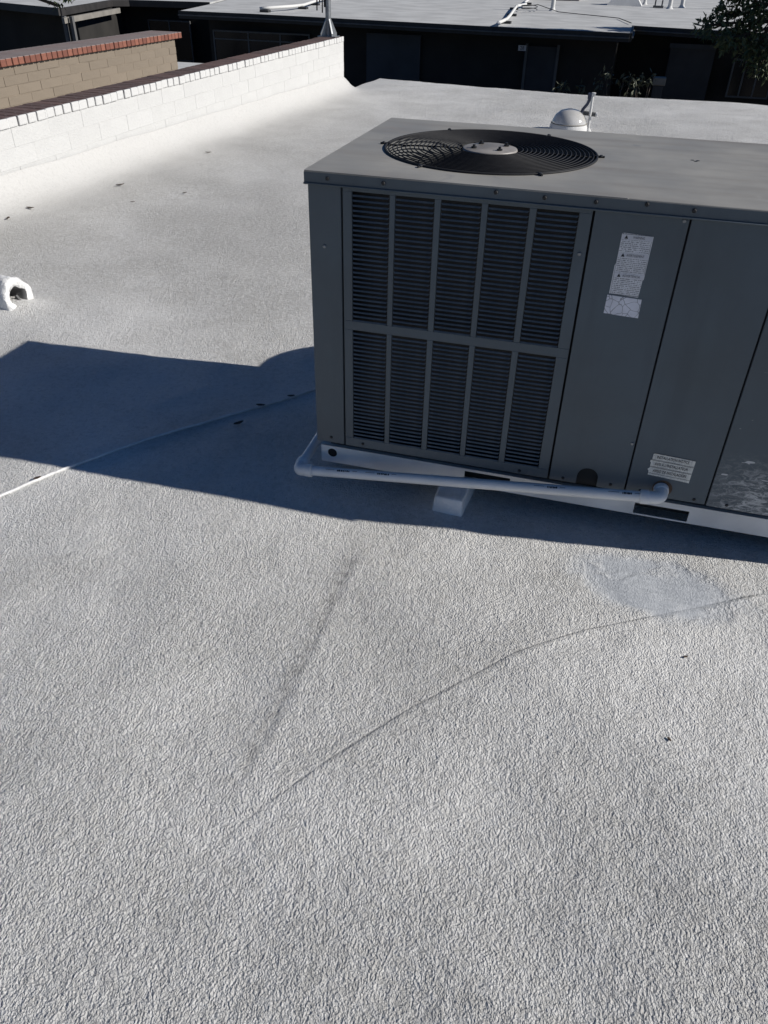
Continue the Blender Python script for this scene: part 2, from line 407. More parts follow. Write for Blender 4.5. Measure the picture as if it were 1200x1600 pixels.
def roof_z(x, y):
    z = GZ + .02*np.log1p(np.exp((x-.25)/.06))*.06 - .0205*np.maximum(y-1.2, 0)
    z = z + .21*np.exp(-(x+3.97)/.11)*sstep(12.75, 12.2, y)                                     # foam cove up the parapet
    fg = .45+.55*sstep(-.30, -.75, y)
    z = z + .045*fg*vnoise(x*.9+y*.4, y*.9-x*.4, .8, 1) + .032*fg*vnoise(x*.8-y*.6, y*.8+x*.6, 2.4, 2) + .0105*fg*vnoise(x*.6+y*.8, y*.6-x*.8, 6.5, 3) + .0022*vnoise(x*.85+y*.5, y*.85-x*.5, 19, 4)
    wob = .012*vnoise(x*0, y, 3, 5)
    d = x-.285-wob; k = sstep(-1.55, -1.3, y)*sstep(-.30, -.5, y)
    k = k*(.75+.9*vnoise(x*0, y, 5, 8)); z = z + k*(-.0032*np.exp(-(d/.009)**2) + .0012*np.exp(-((d-.03)/.02)**2) + .001*np.exp(-((d+.03)/.02)**2))
    s_, al, L = polydist(x, y + .01*vnoise(x, y, 4, 6), RIDGE)
    k = sstep(0, .12, al)*sstep(L, L-.5, al)
    z = z + k*(.7+.8*vnoise(x, y, 3, 9))*(.0026*np.exp(-((s_+.014)/.014)**2) - .0034*np.exp(-((s_-.004)/.007)**2))
    for (P, a) in (([(.43,-.475),(.405,-.43),(.47,-.36)], .0022), ([(1.13,-.27),(1.20,-.24)], .0025), ([(1.22,-.275),(1.26,-.235)], .0025)):
        s_, al, L = polydist(x, y, np.array(P)); z = z + a*np.exp(-((s_-.006)/.006)**2) - a*np.exp(-((s_+.006)/.006)**2)
    # foam built up round the vent stub and along the support block
    z = z + .05*np.exp(-(((x+2.42)/.2)**2+((y-1.22)/.16)**2)**1.2) + .012*np.exp(-(((x-.57)/.16)**2+((y-.0)/.2)**2)**2)
    return z
def graded(a, b, pts):                        # pts: (position, spacing)
    xs = [a]; P = np.array([p for p, _ in pts]); D = np.array([d for _, d in pts])
    while xs[-1] < b: xs.append(xs[-1]+float(np.interp(xs[-1], P, D)))
    xs[-1] = b; return np.array(xs)
gx = graded(-3.985, 9.0, [(-3.985,.02),(-3.6,.03),(-3.2,.06),(-1.6,.03),(-1.2,.009),(1.75,.009),(2.3,.06),(4,.3)])
gy = graded(-6.0, 14.2, [(-6,.3),(-2.6,.06),(-2.15,.009),(.2,.009),(.9,.02),(2,.04),(6,.12),(14.2,.3)])
GX, GY = np.meshgrid(gx, gy)
GY2 = GY + sstep(7, 14.2, GY)*(roof_far(GX)-14.2)
GZ2 = roof_z(GX, GY2)
nx, ny = len(gx), len(gy)
V = np.stack([GX, GY2, GZ2], -1).reshape(-1, 3)*S
I = np.arange(nx*ny).reshape(ny, nx)
F = np.stack([I[:-1,:-1], I[:-1,1:], I[1:,1:], I[1:,:-1]], -1).reshape(-1, 4)
def skirt(idx, dz, off):
    global V, F
    n0 = len(V); low = V[idx].copy(); low[:,2] -= dz*S; low[:,:2] += np.array(off)*S
    V = np.concatenate([V, low]); a = idx[:-1]; b = idx[1:]; la = np.arange(n0, n0+len(idx)-1); lb = la+1
    F = np.concatenate([F, np.stack([a, la, lb, b], -1)])
skirt(I[-1][::-1], .22, (0, 0)); skirt(I[:,0][::-1], .22, (0, 0)); skirt(I[0], .22, (0, 0)); skirt(I[:,-1], .22, (0, 0))
dk = sstep(-1.55, -1.2, GY2)*sstep(-.32, -.5, GY2)
dirt = .62*dk*np.exp(-((GX-.285-.012*vnoise(GX*0, GY2, 3, 5)+.008)/(.016+.02*np.abs(vnoise(GX*0, GY2, 2, 15))))**2)*(.75+.7*vnoise(GX*0, GY2, 4, 16))
s_, al, Lr = polydist(GX, GY2 + .01*vnoise(GX, GY2, 4, 6), RIDGE)
ridge_k = sstep(0, .1, al)*sstep(Lr-.15, Lr-.6, al)*(np.abs(s_) < .3)*np.clip(1.0+.9*vnoise(GX, GY2, 2.2, 17), 0, 1)
ridge_s = np.clip(s_-.003, -.3, .3)*S
dirt = np.clip(dirt, 0, 1)
me = bpy.data.meshes.new('roof_surface')
me.vertices.add(len(V)); me.vertices.foreach_set('co', V.astype(np.float32).ravel())
me.loops.add(F.size); me.loops.foreach_set('vertex_index', F.astype(np.int32).ravel())
me.polygons.add(len(F)); me.polygons.foreach_set('loop_start', (np.arange(len(F))*4).astype(np.int32)); me.polygons.foreach_set('loop_total', np.full(len(F), 4, np.int32))
me.update(calc_edges=True); me.validate(); me.polygons.foreach_set('use_smooth', np.ones(len(F), bool)); me.materials.append(M['roof'])
me.set_sharp_from_angle(angle=math.radians(55))
da = me.attributes.new('dirt', 'FLOAT', 'POINT'); dv = np.zeros(len(V), np.float32); dv[:nx*ny] = dirt.ravel(); da.data.foreach_set('value', dv)
for nm, arr in (('ridge_s', ridge_s), ('ridge_k', ridge_k)):
    da = me.attributes.new(nm, 'FLOAT', 'POINT'); dv = np.zeros(len(V), np.float32); dv[:nx*ny] = arr.ravel(); da.data.foreach_set('value', dv)
ro = bpy.data.objects.new('roof_surface', me); COL.objects.link(ro); struct(ro)
def rz(x, y): return float(roof_z(np.array([float(x)]), np.array([float(y)]))[0])

# body of the house below the roof, courtyard ground
hb = root('house_body', 'dark rendered house body under the white foam roof', 'house', (2.5, 4, -4.2))
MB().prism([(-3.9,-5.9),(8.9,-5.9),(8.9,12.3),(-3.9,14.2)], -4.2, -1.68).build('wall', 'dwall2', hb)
g = MB().add([(-300,-300,-4.2),(300,-300,-4.2),(300,300,-4.2),(-300,300,-4.2)], [(0,1,2,3)]).build('ground', 'paving'); struct(g)

# ---------------------------------------------------------------- white parapet with brick coping
PT = -.6                                             # coping top
pw = root('parapet_wall', 'white painted block parapet with brick coping along the left roof edge', 'parapet wall', (-4.15, 7, -1.75))
MB().box(-4.29, -4.0035, .02, 12.24, -1.75, PT-.078).build('wall_core', 'mortar_white', pw)
course = .152; ln = .5; z1 = PT-.077; row = 0
bl_cache = {}
while z1 > -1.35:
    z0 = z1-course+.003; y = (-.25 if row%2 else 0.)
    while y < 12.2:
        a, b = max(y+.0012, .01), min(y+ln-.0012, 12.25)
        if b-a > .05:
            k = round(b-a, 3)
            if k not in bl_cache:
                mb = MB().box(-4.30, -4.0, -(b-a)/2, (b-a)/2, 0, z1-z0); bl_cache[k] = mb.mesh('block', (-4.15,0,0)); bl_cache[k].materials.append(M['white_blk'])
            ob = inst(bl_cache[k], 'block', pw, (-4.15, (a+b)/2, z0)); ob.location.x += random.uniform(-.0015, .0005)
        y += ln
    z1 -= course; row += 1
bp = .1272; mbk = MB().box(-4.325, -3.985, -.0555, .0555, 0, .075); bme = mbk.mesh('brick', (-4.145,0,0)); bme.materials.append(M['brick_p'])
n = 0; y = 12.24-.06
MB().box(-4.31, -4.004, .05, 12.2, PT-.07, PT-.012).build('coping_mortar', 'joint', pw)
filler = MB().box(-4.01, -3.987, -.0085, .0085, 0, .07).mesh('joint_filler', (-3.98,0,0)); filler.materials.append(M['white'])
while y > .05:
    ob = inst(bme, 'brick', pw, (-4.145+random.uniform(-.004,.004), y, PT-.0775+random.uniform(0,.0025)), (0, random.uniform(-.01,.01), random.uniform(-.008,.008)))
    b = ob.modifiers.new('bevel', 'BEVEL'); b.width = .006; b.segments = 2
    if n % 4 == 0: inst(filler, 'joint_filler', pw, (-3.98, y-bp/2, PT-.0745))
    y -= bp; n += 1

# ---------------------------------------------------------------- neighbour roof and tan wall with red brick coping
nb = MB().prism([(-16,-6),(-4.33,-6),(-4.33,11.9),(-6.0,13.6),(-8.2,15.5),(-16,15.2)], -1.72, -1.5).build('neighbour_roof', 'roof_far'); struct(nb)
nh = root('neighbour_house_body', 'dark house body under the roof beyond the white parapet', 'house', (-10, 4, -4.2))
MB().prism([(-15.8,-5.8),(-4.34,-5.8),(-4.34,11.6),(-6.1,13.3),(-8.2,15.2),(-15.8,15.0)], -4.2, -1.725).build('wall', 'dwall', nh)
bw = root('tan_block_wall', 'tan block wall with overhanging red brick coping beyond the white parapet', 'block wall', (-7.65, 9, -1.5))
TW = -.685; XE = 12.52
MB().box(-7.95, -7.4045, 4.02, XE-.012, -1.5, TW-.108).build('wall_core', 'mortar', bw)
course = .122; ln = .51; z1 = TW-.107; row = 0; tc = {}
while z1 > -1.48:
    z0 = max(z1-course+.012, -1.5); y = XE-.5*ln*(row%2)
    first = True
    yy = XE
    seg = [XE] + [XE-ln*(i+1-.5*(row%2)) for i in range(18)]
    for a, b in zip(seg[1:], seg[:-1]):
        if a < 4: break
        k = (round(b-a,3), round(z1-z0,3))
        if k not in tc:
            mb = MB().box(-.25, .25, -(b-a)/2+.006, (b-a)/2-.006, 0, z1-z0); tc[k] = mb.mesh('block'); tc[k].materials.append(M['tan'])
        inst(tc[k], 'block', bw, (-7.65+random.uniform(-.003,.003), (a+b)/2, z0))
    z1 -= course; row += 1
me_b = MB().box(-.32, .32, -.0555, .0555, 0, .096).mesh('brick'); me_b.materials.append(M['brick'])
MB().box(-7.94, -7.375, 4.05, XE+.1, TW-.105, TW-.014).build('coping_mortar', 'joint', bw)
y = XE+.12
while y > 4.1:
    ob = inst(me_b, 'brick', bw, (-7.66+random.uniform(-.004,.004), y, TW-.1), (random.uniform(-.02,.02), 0, random.uniform(-.01,.01)))
    b = ob.modifiers.new('bevel', 'BEVEL'); b.width = .008; b.segments = 2
    y -= .1272

# ---------------------------------------------------------------- packaged air conditioner
L, D, LIP = 2.15, 1.02, .037
ac = root('air_conditioner', 'large grey packaged rooftop air conditioner with louvred side and round fan grille', 'air conditioner', (1.075, .51, -1.11))
# cabinet core (dark shell behind the panel gaps)
c = MB(); c.box(.012, L-.012, D-.03, D-.012, -.995, -.02); c.box(.012, .03, .03, D-.03, -.995, -.02); c.box(L-.03, L-.012, .03, D-.03, -.995, -.02)
c.box(.91, L-.03, .012, .03, -.995, -.02); c.box(.03, L-.03, .012, D-.03, -1.0, -.97); c.box(.90, .92, .03, D-.03, -.97, -.02)
c.box(.03,.12,.012,.03,-.97,-.02); c.build('cabinet_core', 'black', ac)
MB().box(.03, .90, .075, .10, -.965, -.05).build('condenser_coil', 'coil', ac)
MB().prism([(0,0),(.113,0),(.113,.012),(.012,.012),(.012,.11),(0,.11)], -1.0, -LIP).build('corner_post', 'unit', ac, bevel=.004)
# louvred panel: bars between the openings
colx = [(.150,.276),(.294,.422),(.442,.571),(.590,.718),(.739,.866)]
rows = [(-.487,-.054),(-.962,-.520)]
x0, x1 = .119, .904
lp = MB(); xs = [x0]+[v for a in colx for v in a]+[x1]
zz = [(-.999,-.962),(-.520,-.487),(-.054,-LIP)]
for a, b in zz: lp.box(x0, x1, 0, .010, a, b)
for (a, b) in rows:
    for i in range(0, len(xs), 2): lp.box(xs[i], xs[i+1], 0, .010, a, b)
lpo = lp.build('louver_panel', 'unit', ac, bevel=.0012)
NL = 28
for (x_a, x_b) in colx:
    for (za, zb) in rows:
        p_ = (zb-za)/NL; w2 = (x_b-x_a)/2; e = .005
        mb = MB()
        vs = [(-w2+e,-.0032,0),(w2-e,-.0032,0),(-w2+e*.3,-.0002,p_*.31),(w2-e*.3,-.0002,p_*.31),(-w2,.002,p_*.33),(w2,.002,p_*.33),(-w2,.002,p_*.27),(w2,.002,p_*.27),(-w2+e,-.0016,0),(w2-e,-.0016,0)]
        mb.add(vs, [(0,1,3,2),(2,3,5,4),(4,5,7,6),(6,7,9,8),(8,9,1,0),(0,2,4,6,8),(1,9,7,5,3)])
        key = 'louver'; lm = mb.mesh(key); lm.materials.append(M['unit'])
        for k in range(NL):
            inst(lm, 'louver', lpo, ((x_a+x_b)/2, 0.0, za+k*p_+.001), (random.uniform(-.03,.03), 0, 0))
# access panels
notch = [(1.082,-.999)]
cxn, rn = 1.045, .037; arc = [(cxn+rn*math.cos(a), -.965+rn*math.sin(a)) for a in [math.pi*i/14 for i in range(15)]]
poly = [(.911,-.999),(1.008,-.999)] + arc[::-1] + [(1.082,-.999),(1.179,-.999),(1.179,-LIP),(.911,-LIP)]
MB().prism_y(poly, 0, .011).build('access_panel', 'unit', ac, bevel=.0015)
MB().box(1.0, 1.09, .0115, .013, -.999, -.92).build('notch_backing', 'black', ac)
MB().box(1.185, 1.458, 0, .011, -.999, -LIP).build('access_panel', 'unit', ac, bevel=.002)
pan = bpy.data.objects.new('access_panel', MB().box(1.464, L-.001, 0, .011, -1.002, -LIP).mesh('access_panel', (1.464,0,-1.0))); COL.objects.link(pan)
pan.data.materials.append(M['unit_scuff']); pan.parent = ac; pan.location = (Vector((1.464,0,-1.0))-Vector(ORG[ac.name]))*S; ORG[pan.name] = (1.464,0,-1.0)
pan['label'] = 'grey panel scuffed with white paint low down'
bb = pan.modifiers.new('bevel', 'BEVEL'); bb.width = .0015
MB().box(0, .0115, .115, D, -.999, -LIP).build('side_panel', 'unit', ac)
MB().box(L-.0115, L, .012, D, -.999, -LIP).build('side_panel', 'unit', ac)
MB().box(.012, L-.012, D-.0115, D, -.999, -LIP).build('back_panel', 'unit', ac)
# top cover with turned-down lip and fan opening
FC = (.503, .506); FR = .374
t = MB(); t.holed(-.008, .998, -.008, D+.008, FC[0], FC[1], FR, 0.)
t.add([(.998,-.008,0),(L+.008,-.008,0),(L+.008,D+.008,0),(.998,D+.008,0)], [(0,1,2,3)])
lo = MB()
for (a, b) in (((-.008,-.008),(.998,-.008)),((.998,-.008),(L+.008,-.008)),((L+.008,-.008),(L+.008,D+.008)),((L+.008,D+.008),(.998,D+.008)),((.998,D+.008),(-.008,D+.008)),((-.008,D+.008),(-.008,-.008))):
    t.add([(a[0],a[1],-.005),(b[0],b[1],-.005),(b[0],b[1],0),(a[0],a[1],0)], [(0,1,2,3)]); lo.add([(a[0],a[1],-LIP-.002),(b[0],b[1],-LIP-.002),(b[0],b[1],-.0052),(a[0],a[1],-.0052)], [(0,1,2,3)])
lo.build('cover_lip', 'unit', ac)  # lip takes the front's darker grey, shade put into the colour
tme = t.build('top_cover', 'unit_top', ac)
import bmesh
bm = bmesh.new(); bm.from_mesh(tme.data); bmesh.ops.remove_doubles(bm, verts=bm.verts, dist=.0005); bmesh.ops.recalc_face_normals(bm, faces=bm.faces); bm.to_mesh(tme.data); bm.free()
b = tme.modifiers.new('bevel', 'BEVEL'); b.width = .003; b.segments = 3; b.limit_method = 'ANGLE'; b.angle_limit = math.radians(60)
# hem along the lip's lower edge and raised rim round the fan opening
MB().tube([(-.009,-.0095,-LIP-.002),(L+.009,-.0095,-LIP-.002)], .0035, 6).build('lip_hem', 'unit', ac, smooth=True)
ring = MB(); ring.tube([(FC[0]+FR*math.cos(a), FC[1]+FR*math.sin(a), .002) for a in [2*math.pi*k/96 for k in range(96)]], .0045, 6, closed=True); ring.build('opening_rim', 'wire', ac, smooth=True)
sme = MB().lathe((0,0,0), [(0.0001,.005),(.0045,.005),(.0065,.003),(.0065,0)], 8).mesh('screw'); sme.materials.append(M['screw'])
for sx, sz in [(.072,-.02),(.257,-.019),(.611,-.016),(.758,-.019),(.908,-.018),(1.052,-.012),(1.184,-.018),(1.45,-.018),(1.8,-.018)]:
    inst(sme, 'screw', ac, (sx,-.008,sz), (math.pi/2,0,0))
sms = MB().lathe((0,0,0), [(0.0001,.004),(.004,.004),(.006,.002),(.006,0)], 8).mesh('screw'); sms.materials.append(M['screw'])
for sx, sz in [(.06,-.975),(.19,-.982),(.80,-.985),(.96,-.985),(1.13,-.98),(1.235,-.984),(1.42,-.984),(1.53,-.985),(1.75,-.98)]:
    inst(sms, 'screw', ac, (sx, 0 if sx != .06 else 0, sz), (math.pi/2,0,0))
smg = sms.copy(); smg.materials[0] = M['galv']
for sx, sz in [(.053,-.237),(.885,-.175),(1.165,-.05),(1.17,-.80)]: inst(smg, 'screw', ac, (sx,0,sz), (math.pi/2,0,0))
nk = MB()
for (cx_, cy_) in ((1.196,.612),(1.214,.609),(1.206,.595)): nk.lathe((cx_,cy_,.0004), [(.0001,.0004),(.006,.0003),(.007,0)], 7)
nk.build('paint_chip', 'screw', ac)
# fan
MB().lathe((FC[0],FC[1],0), [(FR-.004,.0),(FR-.006,-.12),(FR-.002,-.16)], 72).build('fan_shroud', 'shroud', ac, smooth=True)
cup = MB(); cup.lathe((FC[0],FC[1],0), [(FR-.004,-.16),(.42,-.17),(.42,-.5),(.001,-.52)], 48); cup.build('fan_chamber', 'black', ac)
for k in range(4):
    a0 = k*math.pi/2+.5; mb = MB(); vs = []; N = 8
    for i in range(N+1):
        r_ = .05+(FR-.075)*i/N; wd = .32+.25*i/N
        for sgn in (-1, 1):
            an = a0+sgn*wd+.15*i/N; vs.append((FC[0]+r_*math.cos(an), FC[1]+r_*math.sin(an), -.17+sgn*.03))
    mb.add(vs, [(2*i,2*i+1,2*i+3,2*i+2) for i in range(N)]); mb.build('fan_blade', 'coil', ac, smooth=True)
MB().lathe((FC[0],FC[1],0), [(.001,-.03),(.075,-.03),(.08,-.05),(.08,-.2)], 24).build('fan_motor', 'screw', ac, smooth='auto')
def dome(r): return .003+.006*(1-(r/FR)**2)
gr = MB(); 
gro = MB().lathe((FC[0],FC[1],.008), [(.0001,.004),(.084,.004),(.095,.001),(.098,-.004),(.095,-.006)], 48).build('fan_grille', 'hub', ac, smooth='auto')
NR = 17
for i in range(NR):
    r_ = .116+(FR-.012-.116)*i/(NR-1)
    MB().tube([(FC[0]+r_*math.cos(a), FC[1]+r_*math.sin(a), dome(r_)) for a in [2*math.pi*k/80 for k in range(80)]], .0021, 6, closed=True).build('grille_ring', 'wire', gro, smooth=True)
for k in range(6):
    a = k*math.pi/3+math.radians(4); ca, sa = math.cos(a), math.sin(a)
    MB().tube([(FC[0]+r_*ca, FC[1]+r_*sa, dome(r_)-.0045) for r_ in (.09,.2,.3,FR+.012)], .0026, 6).build('grille_spoke', 'wire', gro, smooth=True)
    cl = MB(); cx, cy = FC[0]+(FR+.013)*ca, FC[1]+(FR+.013)*sa
    cl.tube([(cx-.022*ca, cy-.022*sa, .004),(cx+.012*ca, cy+.012*sa, .003)], .0035, 6); cl.lathe((cx,cy,.004), [(.0001,.005),(.004,.005),(.006,.003),(.007,0)], 8)
    cl.build('grille_clip', 'screw', gro)
for k in range(4):
    a = math.radians(38+90*k); q = MB(); q.lathe((FC[0]+.066*math.cos(a), FC[1]+.06*math.sin(a), .011), [(.0001,.013),(.005,.013),(.005,.006),(.010,.006),(.010,.0)], 8); q.build('bolt', 'screw', gro)
# base rails
def front_rail(y0, y1):
    mb = MB(); zt, zb = -1.035, -1.11; cut = [(.592,.768,-1.094,-1.046),(1.232,1.424,-1.104,-1.058)]
    segs = [(.125,.592),(.768,1.232),(1.424,L-.01)]
    for a, b in segs: mb.box(a, b, y0, y1, zb, zt)
    for a, b, c0, c1 in cut: mb.box(a, b, y0, y1, c1, zt); mb.box(a, b, y0, y1, zb, c0)
    n = 24; hx, hz, hr = .052, -1.066, .0195; x_a, x_b = .005, .125
    pl = MB().holed(x_a, x_b, zb, zt, hx, hz, hr, 0, n)
    for yv in (y0, y1): mb.add([(x,yv,z) for x,z,_ in pl.v], [f if yv == y0 else f[::-1] for f in pl.f])
    for k in range(n):
        p, q = pl.v[k], pl.v[(k+1)%n]; mb.add([(p[0],y0,p[1]),(q[0],y0,q[1]),(q[0],y1,q[1]),(p[0],y1,p[1])], [(0,1,2,3)])
    mb.add([(x_a,y0,zb),(x_a,y1,zb),(x_a,y1,zt),(x_a,y0,zt)], [(0,1,2,3)])
    mb.box(.005, L-.01, y1, y1+.05, zt-.004, zt)
    return mb
front_rail(.03, .033).build('base_rail', 'rail', ac)
MB().box(.005, L-.01, D-.04, D-.03, -1.11, -1.035).build('base_rail', 'rail', ac)
MB().box(.04, L-.04, .05, D-.05, -1.034, -1.0).build('base_pan', 'black', ac)
MB().box(.008, .02, .09, D-.045, -1.11, -1.036).build('base_rail', 'rail', ac)
MB().box(L-.03, L-.02, .09, D-.045, -1.11, -1.036).build('base_rail', 'rail', ac)
MB().box(.022, L-.05, .088, .0895, -1.108, -1.036).build('rail_shade_sheet', 'black', ac)  # black sheet added as the shade inside the rail cutouts
MB().box(.02, .1, .036, .04, -1.105, -1.04).build('rail_shade_sheet', 'black', ac)  # second black sheet, painted shade for the round hole
# stickers: slightly peeled paper outlines
def sticker(poly, name, mat, label, y=-.0012):
    o = MB().prism_y(poly, y, -.0002).build(name, mat, ac); o['label'] = label; return o
wl = sticker([(.995,-.285),(1.04,-.287),(1.084,-.289),(1.086,-.235),(1.089,-.232),(1.0905,-.103),(1.06,-.101),(1.005,-.099),(.999,-.101),(.998,-.19),(.9955,-.198)], 'warning_sticker', 'warn', 'tall grey printed warning sticker')
for zc, txt in ((-.1105,'WARNING'),(-.164,'AVERTISSEMENT'),(-.226,'ADVERTENCIA')):
    MB().box(1.001, 1.088, -.0016, -.0013, zc-.0075, zc+.0075).build('heading_band', 'plate', wl)
    text(txt, .011, 'lettering', 'ink', wl, (1.050, -.0019, zc), width=.052 if len(txt) > 8 else .034)
    MB().prism_y([(1.008,zc-.005),(1.019,zc-.005),(1.0135,zc+.006)], -.0019, -.0017).build('warning_triangle', 'ink', wl)
sticker([(.990,-.350),(1.03,-.352),(1.097,-.354),(1.096,-.294),(1.04,-.292),(.991,-.290)], 'cracked_sticker', 'torn', 'blank pale sticker crazed with cracks')
ns = sticker([(1.246,-.912),(1.30,-.915),(1.387,-.921),(1.3885,-.832),(1.384,-.8305),(1.252,-.824),(1.248,-.827),(1.2475,-.850),(1.243,-.853),(1.243,-.859),(1.2465,-.862),(1.246,-.884),(1.241,-.888),(1.2425,-.894),(1.2455,-.896)], 'notice_sticker', 'notice', 'cream installation notice sticker in three languages')
for zc, txt, wd in ((-.8385,'INSTALLATION NOTICE',.108),(-.8665,"AVIS \u00c0 L'INSTALLATEUR",.112),(-.8945,'AVISO DE INSTALACI\u00d3N',.112)):
    text(txt, .0155, 'lettering', 'ink', ns, (1.3155, -.0019, zc), (math.pi/2, .035, 0), width=wd, bold=.0002)
    for dz in (-.0125, .0125):
        MB().prism_y([(1.246,zc+dz+.0025),(1.387,zc+dz-.0035),(1.387,zc+dz-.0025),(1.246,zc+dz+.0035)], -.0018, -.0014).build('rule_line', 'ink', ns)

# ---------------------------------------------------------------- duct elbow behind the unit
du = root('duct_elbow', 'white coated duct elbow behind the grey air conditioner', 'duct', (.85, 1.3, -1.25))
prof_o = [(1.0205,-.44)]+[(1.12+.42*math.sin(a), -.44-.42*(1-math.cos(a))) for a in [math.pi/2*i/10 for i in range(11)]]+[(1.54,-1.26)]
prof_i = [(1.20,-1.26),(1.20,-.86)]+[(1.12+.08*math.cos(a), -.86+.08*math.sin(a)) for a in [math.pi/2*i/4 for i in range(5)]]+[(1.0205,-.78)]
q = MB(); poly = prof_o+prof_i; n_ = len(poly); q.prism_x(poly[::-1], .60, 1.10); q.build('elbow', 'duct', du)
MB().box(.56, 1.14, 1.16, 1.585, -1.26, -1.16).build('base_flashing', 'duct', du)

# ---------------------------------------------------------------- support blocks
def support(x0, x1, y0, y1, label, tilt=0.):
    zb = rz((x0+x1)/2, y0)-.03
    o = root('support_block', label, 'block', ((x0+x1)/2, (y0+y1)/2, zb), 'blocks propping up the air conditioner')
    q = MB(); zt = -1.1125; dx = .012
    q.add([(x0-.004,y0-.012,zb),(x1+.006,y0-.02,zb),(x1+.035,y1,zb),(x0-.01,y1,zb),(x0+.004,y0+.008,zt-.012),(x1-.002,y0-.004,zt-.004),(x1+.02,y1,zt),(x0+.004,y1,zt)],
          [(0,3,2,1),(4,5,6,7),(0,1,5,4),(1,2,6,5),(2,3,7,6),(3,0,4,7)])
    q.build('block', 'block_white', o, bevel=.009)
support(.494, .61, -.07, .28, 'white coated block sticking out under the front rail of the air conditioner')
support(1.86, 1.99, .02, .34, 'white coated block under the right end of the front rail')
support(.2, .33, .74, 1.0, 'white coated block under the left end of the back rail')
support(1.86, 1.99, .74, 1.0, 'white coated block under the right end of the back rail')

# ---------------------------------------------------------------- condensate drain pipe
dp = root('drain_pipe', 'white plastic drain pipe running along the base of the air conditioner', 'pipe', (.6, -.06, -1.2))
PR = .0195
A_ = Vector((-.062,-.062,-1.112)); B_ = Vector((1.302,-.062,-.962))
MB().tube([A_+(B_-A_)*.025, A_+(B_-A_)*.975], PR, 20).build('pipe', 'pvc', dp, smooth='auto')
def elbow(pts, r): return MB().tube(pts, r, 20)
d_ = (B_-A_).normalized()
el = [A_+d_*.05, A_+d_*.022]+[A_+Vector((.02-.02*math.sin(a), .02-.02*math.cos(a), .0)) for a in [i*math.pi/12 for i in range(1,6)]]+[A_+Vector((0,.022,.001)), A_+Vector((0,.05,.002))]
elb = elbow(el, PR+.0035).build('elbow', 'pvc', dp, smooth='auto')
for p0, p1 in ((A_+d_*.034, A_+d_*.062), (A_+Vector((0,.036,.0015)), A_+Vector((0,.066,.0025)))): MB().tube([p0, p0+(p1-p0)*.1, p0+(p1-p0)*.9, p1], [PR+.004,PR+.0065,PR+.0065,PR+.004], 20).build('collar', 'pvc', elb, smooth='auto')
MB().tube([A_+Vector((0,.05,.002)), A_+Vector((-.004,.55,.02)), A_+Vector((-.006,1.25,.03))], PR, 18).build('pipe', 'pvc', dp, smooth='auto')
d_ = (B_-A_).normalized()
er = [B_-d_*.06, B_-d_*.028]+[B_+Vector((-.022+.022*math.sin(a), .022-.022*math.cos(a), -.003*(1-a/1.57))) for a in [i*math.pi/12 for i in range(1,6)]]+[B_+Vector((0,.03,.001)), B_+Vector((0,.064,.002))]
elb = elbow(er, PR+.0035).build('elbow', 'pvc', dp, smooth='auto')
p0, p1 = B_-d_*.07, B_-d_*.04; MB().tube([p0, p0+(p1-p0)*.1, p0+(p1-p0)*.9, p1], [PR+.004,PR+.0065,PR+.0065,PR+.004], 20).build('collar', 'pvc', elb, smooth='auto')
p0, p1 = B_+Vector((0,.036,.001)), B_+Vector((0,.0605,.002)); MB().tube([p0, p0+(p1-p0)*.1, p0+(p1-p0)*.9, p1], [PR+.004,PR+.0065,PR+.0065,PR+.004], 20).build('collar', 'pvc', elb, smooth='auto')
def mark(f0, f1, ang0=.5, ang1=.95):
    q = MB(); up = Vector((0,0,1)); up = (up-d_*up.dot(d_)).normalized(); si = Vector((0,-1,0)); vs = []
    for f in (f0, f1):
        c_ = A_+(B_-A_)*f
        for i in range(4):
            a = ang0+(ang1-ang0)*i/3; vs.append(c_+(up*math.cos(a)+si*math.sin(a))*(PR+.0006))
    q.add(vs, [(i,i+1,4+i+1,4+i) for i in range(3)]); return q
q = MB()
for f0, wd in ((.125,.040),(.245,.036),(.715,.026),(.905,.024)):
    n_ = 7
    for i in range(n_):
        a = f0+wd*i/n_; m_ = mark(a, a+wd/n_*random.uniform(.5,.95), .35+random.uniform(0,.08), .72+random.uniform(0,.06)); q.add(m_.v, m_.f)
    for g0, g1 in ((f0-.035, f0-.008),(f0+wd+.006, f0+wd+.02)):
        m_ = mark(g0, g1, .45, .53); q.add(m_.v, m_.f)
pm = q.build('print_mark', 'ink', dp)
MB().lathe((0,0,0), [(.001,.0006),(.042,.0006),(.042,0)], 20)
st = MB().disc((1.306,-.0006,-.960), .034, 22, 'y'); stn = st.build('rust_ring', 'rust', ac)

# ---------------------------------------------------------------- thin coated cable across the roof
pts = [(-1.75,-1.32),(-1.178,-.456),(-1.019,-.197),(-.91,-.02),(-.804,.139),(-.70,.27),(-.611,.387),(-.463,.569),(-.312,.781),(-.16,1.0),(.02,1.3)]
dense = []
for (a, b) in zip(pts[:-1], pts[1:]):
    for i in range(6):
        f = i/6; x = a[0]+(b[0]-a[0])*f; y = a[1]+(b[1]-a[1])*f; dense.append((x+random.uniform(-.002,.002), y, rz(x,y)+.003))
cb = MB().tube(dense, .0062, 8).build('roof_cable', 'cablew', smooth=True, org=(-.8,.1,GZ)); tag(cb, 'thin white coated cable running across the shaded roof to the air conditioner', 'cable')

